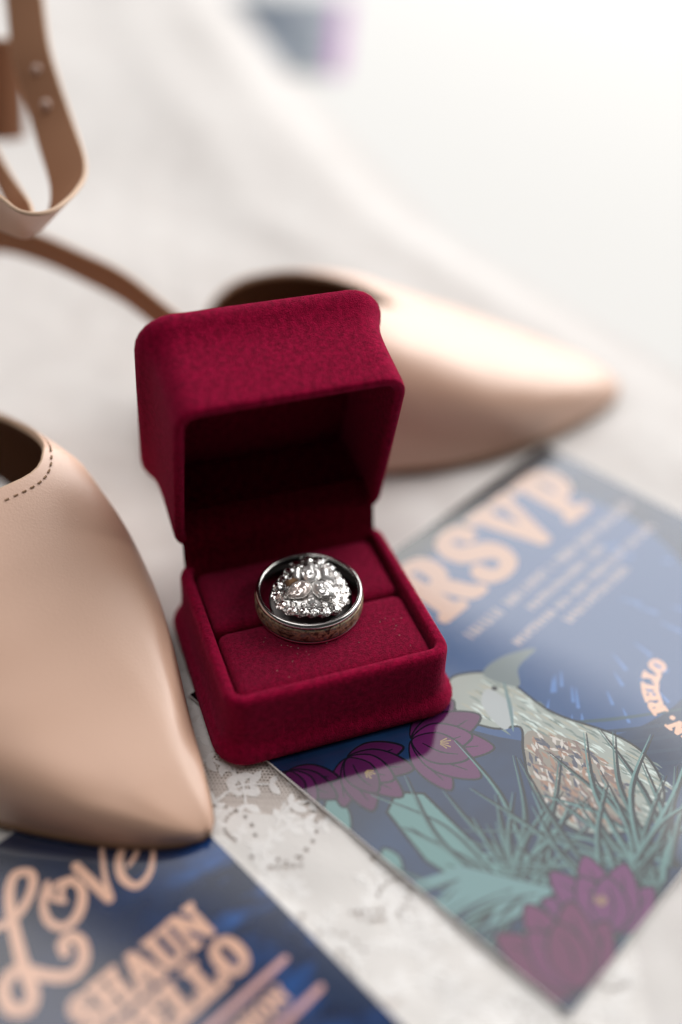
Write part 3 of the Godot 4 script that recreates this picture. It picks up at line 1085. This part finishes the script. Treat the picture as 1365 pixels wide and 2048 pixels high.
func tube(st: SurfaceTool, path: PackedVector3Array, r: float, n := 10) -> void:
	var rows := []
	for i in path.size():
		var d := (path[mini(i + 1, path.size() - 1)] - path[maxi(i - 1, 0)]).normalized()
		var s := d.cross(Vector3(0.13, 0.2, 0.97)).normalized()
		var u := s.cross(d)
		var ring := PackedVector3Array()
		for j in n:
			var a := TAU * j / n
			ring.append(path[i] + (s * cos(a) + u * sin(a)) * r)
		rows.append(ring)
	grid(st, rows, true)

# ---------------------------------------------------------------- shoes
# q: toe x, toe z, heading of the heel, half width, throat height, width power, height power, roundness, throat distance
func vamp_point(q: Dictionary, s: float, f: float, grow := 0.0) -> Vector3:
	var x := clampf(s / q.throat, 0.0, 1.0)
	var near := cos(f) >= 0.0
	var w: float = (q.wide if near else q.wide2) * pow(sin(x * PI / 2), q.pw if near else q.pw2)
	var h: float = 0.62 + (q.high - 0.62) * pow(x, q.ph)
	if s > q.throat:
		var e: float = (s - q.throat)
		w -= 0.01 * e * e
		h += q.slope * e + q.bump * (1.0 - exp(-e / 1.2))
	var blunt := toe_round(x)
	var c := cos(f)
	var n := sin(f)
	w += q.tip * blunt * (1.0 - x)
	var lat: float = (w + 0.02 + grow) * signf(c) * pow(absf(c), q.e)
	var up: float = (h * blunt + grow) * pow(absf(n), q.e)
	return Vector3(lat, up + rise(q, s), s)

func toe_round(x: float) -> float:
	return sqrt(1.0 - pow(1.0 - clampf(x / 0.17, 0.0, 1.0), 2.0))

# how far the sole is lifted at s
func rise(q: Dictionary, s: float) -> float:
	return q.y0 + q.lift * smoothstep(q.throat + 5.5, q.long - 1.5, s)

func to_world(q: Dictionary, p: Vector3) -> Vector3:
	var a := Vector3(cos(q.turn), 0, sin(q.turn))
	var l := Vector3(-sin(q.turn), 0, cos(q.turn))
	return a * p.z + l * p.x + UP * p.y

func topline(q: Dictionary, f: float) -> float:
	var c := absf(cos(f))
	return q.open + (q.wing - q.open) * pow(c, q.tp)

func shoe(q: Dictionary, called: String, label: String) -> Node3D:
	var t := thing(called, label, "shoe", Vector3(q.x, 0, q.z))
	var wave := FastNoiseLite.new()
	wave.seed = 8 if q.lift > 1.0 else 19
	wave.frequency = 0.33
	wave.fractal_octaves = 2
	var n := 56
	var m := 49
	var outer := []
	var inner := []
	for i in n:
		var ro := PackedVector3Array()
		var ri := PackedVector3Array()
		for j in m:
			var f := PI * j / (m - 1)
			var u := float(i) / (n - 1)
			var s := topline(q, f) * pow(u, 1.35)
			var dent: float = wave.get_noise_2d(s, f * 3.0) * 0.035 * minf(1.0, s)
			ro.append(to_world(q, vamp_point(q, s, f, dent)))
			ri.append(to_world(q, vamp_point(q, s + 0.0, f, -0.13 * minf(1.0, u * 5.0))))
		outer.append(ro)
		inner.append(ri)
	var st := surf()
	grid(st, outer, false, true)
	build("vamp", st, M.leather, t)
	var li := surf()
	grid(li, inner)
	build("lining", li, M.lining, t)
	# rolled edge of the topline
	var ed := surf()
	var er := []
	for j in m:
		var a: Vector3 = outer[n - 1][j]
		var b: Vector3 = inner[n - 1][j]
		var back: Vector3 = (outer[n - 1][j] - outer[n - 2][j]).normalized()
		var ring := PackedVector3Array()
		for k in 7:
			var g := PI * k / 6.0
			ring.append((a + b) * 0.5 + (a - b) * 0.5 * cos(g) + back * 0.06 * sin(g))
		er.append(ring)
	grid(ed, er)
	build("topline_edge", ed, M.edge, t)
	# a row of stitches below the edge
	var ss := surf()
	var last := Vector3.ZERO
	for j in range(1, 400):
		var f := PI * j / 400.0
		var p := to_world(q, vamp_point(q, topline(q, f) - 0.24, f, 0.004))
		if j == 1 or p.distance_to(last) > 0.19:
			var p2 := to_world(q, vamp_point(q, topline(q, f + 0.02) - 0.24, f + 0.02, 0.004))
			var d := (p2 - p).normalized() * 0.045
			tube(ss, PackedVector3Array([p - d, p + d]), 0.024, 6)
			last = p
	tag(build("stitches", ss, M.thread, t), "", "", "", "stuff")
	# sole and insole
	var so := surf()
	var ins := surf()
	var srows := []
	var irows := []
	for i in 48:
		var s: float = q.long * pow(i / 47.0, 1.2)
		var x := clampf(s / q.throat, 0.0, 1.0)
		var wa: float = q.wide * pow(sin(x * PI / 2), q.pw)
		var wb: float = q.wide2 * pow(sin(x * PI / 2), q.pw2)
		if s > q.throat:
			var g: float = (s - q.throat) / (q.long - q.throat)
			var k := lerpf(1.0, 0.62, smoothstep(0.0, 0.55, g)) + 0.16 * smoothstep(0.6, 0.9, g)
			k *= sqrt(clampf((1.0 - g) / 0.12, 0.0, 1.0)) if g > 0.88 else 1.0
			wa *= k
			wb *= k
		wa += q.tip * toe_round(x) * (1.0 - x) + 0.03
		wb += q.tip * toe_round(x) * (1.0 - x) + 0.03
		var y := rise(q, s)
		var row := PackedVector3Array()
		for k in [[wa - 0.1, 0.05], [wa + 0.03, 0.02], [wa + 0.03, -0.12], [wa - 0.06, -0.17], [0.06 - wb, -0.17], [-wb - 0.03, -0.12], [-wb - 0.03, 0.02], [0.1 - wb, 0.05]]:
			row.append(to_world(q, Vector3(k[0], y + k[1], s)))
		srows.append(row)
		var ir := PackedVector3Array()
		for k in 9:
			var c := lerpf(-1, 1, k / 8.0)
			ir.append(to_world(q, Vector3(c * maxf((wa if c > 0.0 else wb) - 0.12, 0.01), y + 0.07 + 0.12 * c * c, s)))
		irows.append(ir)
	grid(so, srows, true)
	build("sole", so, M.sole, t)
	grid(ins, irows)
	build("insole", ins, M.insole, t)
	# heel
	var hs := surf()
	var hr := []
	var hc: float = q.long - 2.0
	var top := rise(q, hc) - 0.12
	for i in 9:
		var g := i / 8.0
		var r := lerpf(0.5, 1.6 if q.lift > 2.0 else 1.9, pow(g, 2.2))
		var ring := PackedVector3Array()
		for k in 20:
			var a := TAU * k / 20.0
			ring.append(to_world(q, Vector3(cos(a) * r, lerpf(0.0, top, g), hc + 0.4 * (1.0 - g) + sin(a) * r)))
		hr.append(ring)
	grid(hs, hr, true)
	build("heel", hs, M.leather, t)
	return t

# a flat strap: centre line, and the direction across it at each point
func ribbon(t: Node3D, called: String, ctrl: Array, across: Array, w: float, outside: Material, within: Material) -> Node3D:
	var p := smooth3(ctrl, 10)
	var x := smooth3(across, 10)
	var off := t.position / CM
	var front := []
	var behind := []
	var e1 := []
	for i in p.size():
		var d := (p[mini(i + 1, p.size() - 1)] - p[maxi(i - 1, 0)]).normalized()
		var s := (x[i] - d * d.dot(x[i])).normalized()
		var n := s.cross(d).normalized()
		var ra := PackedVector3Array()
		var rb := PackedVector3Array()
		var rc := PackedVector3Array()
		for k in 7:
			var c := lerpf(-1, 1, k / 6.0)
			ra.append(p[i] - off + s * c * w * 0.5 + n * (0.075 - 0.02 * c * c))
			rb.append(p[i] - off + s * c * w * 0.5 - n * 0.05)
		for k in 7:
			var g := PI * k / 6.0 - PI / 2
			rc.append(p[i] - off + s * (w * 0.5 + 0.035 * cos(g)) + n * (0.055 * sin(g) + 0.0))
		for k in 7:
			var g := PI * k / 6.0 + PI / 2
			rc.append(p[i] - off - s * (w * 0.5 - 0.035 * cos(g)) + n * (0.055 * sin(g) + 0.0))
		front.append(ra)
		behind.append(rb)
		e1.append(rc)
	var a := surf()
	grid(a, front)
	var o := build(called, a, outside, t)
	var b := surf()
	grid(b, behind, false, true)
	build("strap_lining", b, within, o)
	var ea := []
	var eb := []
	for r in e1:
		ea.append(r.slice(0, 7))
		eb.append(r.slice(7, 14))
	for rim in [ea, eb]:
		var c := surf()
		grid(c, rim)
		build("strap_edge", c, M.edge, o)
	return o

func front_shoe() -> void:
	var q := {"tip": 0.42, "x": -1.74, "z": 4.98, "turn": 3.916, "wide": 3.13, "wide2": 4.3, "high": 4.45, "pw": 1.34, "pw2": 0.88, "ph": 1.36, "e": 0.55, "throat": 8.0, "open": 7.5, "wing": 15.5, "tp": 3.0, "slope": -0.13, "bump": 0.0, "y0": 0.2, "lift": 3.5, "long": 22.0}
	var t := shoe(q, "nude_shoe", "nude leather pointed shoe with its toe resting on the dark blue invitation")
	# ankle strap with punched holes, looped in front of the heel
	var s := ribbon(t, "ankle_strap", [Vector3(-17.6, 6.0, -9.6), Vector3(-14.0, 8.2, -9.6), Vector3(-10.6, 8.4, -8.3), Vector3(-8.7, 8.1, -7.12), Vector3(-7.78, 8.05, -6.39), Vector3(-7.08, 8.0, -5.96), Vector3(-6.62, 8.0, -6.24), Vector3(-6.45, 8.05, -7.19), Vector3(-6.61, 8.2, -8.44), Vector3(-7.37, 8.6, -10.41), Vector3(-7.94, 9.2, -11.69), Vector3(-8.42, 9.9, -12.78), Vector3(-8.83, 10.8, -14.23), Vector3(-9.2, 11.6, -15.4)],
		[Vector3(0, 1, 0), Vector3(0, 1, 0), Vector3(0, 1, 0), Vector3(0.05, 1, 0.15), Vector3(0.1, 0.9, 0.3), Vector3(0.2, 0.75, 0.55), Vector3(0.35, 0.6, 0.7), Vector3(0.6, 0.5, 0.5), Vector3(0.8, 0.4, 0.25), Vector3(0.85, 0.4, 0.0), Vector3(0.85, 0.4, 0.0), Vector3(0.9, 0.3, 0.0), Vector3(0.9, 0.3, 0.0), Vector3(0.9, 0.3, 0.0)], 1.08, M.suede, M.leather)
	ribbon(t, "strap_end", [Vector3(-7.09, 7.85, -6.3), Vector3(-7.4, 7.75, -7.1), Vector3(-7.95, 7.6, -8.2), Vector3(-8.6, 7.5, -9.5), Vector3(-9.7, 7.6, -11.6)],
		[Vector3(0.5, 0.8, 0.2), Vector3(0.6, 0.8, 0.2), Vector3(0.7, 0.6, 0.2), Vector3(0.7, 0.6, 0.2), Vector3(0.7, 0.6, 0.2)], 0.5, M.suede, M.leather)
	ribbon(t, "heel_counter", [Vector3(-16.6, 4.6, -6.6), Vector3(-18.2, 5.3, -9.0), Vector3(-17.2, 6.4, -12.0), Vector3(-14.2, 7.6, -14.2), Vector3(-11.5, 8.0, -15.2), Vector3(-10.3, 7.95, -15.3), Vector3(-9.75, 7.9, -15.7)],
		[Vector3(0, 1, 0), Vector3(0, 1, 0), Vector3(0, 1, 0), Vector3(0, 1, 0), Vector3(0, 1, 0), Vector3(0.1, 1, 0), Vector3(0.15, 1, 0)], 3.0, M.leather, M.suede)
	for h in [Vector3(-7.75, 8.95, -11.12), Vector3(-8.18, 9.5, -12.2)]:
		var st := surf()
		bead(st, h + Vector3(0.04, 0.07, 0.06) - t.position / CM, 0.14)
		build("eyelet", st, M.stub, s)

func back_shoe() -> void:
	var q := {"tip": 0.25, "x": 9.55, "z": -12.45, "turn": 2.906, "wide": 3.15, "wide2": 3.15, "high": 3.68, "pw": 0.86, "pw2": 0.86, "ph": 1.08, "e": 0.66, "throat": 7.9, "open": 7.7, "wing": 13.4, "tp": 0.65, "slope": 0.0, "bump": 0.75, "y0": 0.2, "lift": 0.3, "long": 15.0}
	var t := shoe(q, "nude_shoe_001", "nude leather pointed shoe lying behind the ring box, toe pointing to the bright side")
	ribbon(t, "ankle_strap", [Vector3(-3.2, 2.6, -8.8), Vector3(-4.0, 3.4, -8.95), Vector3(-4.74, 4.0, -9.11), Vector3(-5.8, 4.45, -9.75), Vector3(-6.93, 4.6, -10.46), Vector3(-8.7, 4.8, -11.4), Vector3(-10.4, 4.6, -12.3), Vector3(-12.0, 3.6, -13.0)],
		[Vector3(0.3, 0.8, 0.3), Vector3(0.3, 0.8, 0.3), Vector3(0.3, 0.8, 0.3), Vector3(0.3, 0.8, 0.3), Vector3(0.3, 0.8, 0.3), Vector3(0.3, 0.8, 0.3), Vector3(0.3, 0.8, 0.3), Vector3(0.3, 0.8, 0.3)], 1.0, M.suede, M.suede)
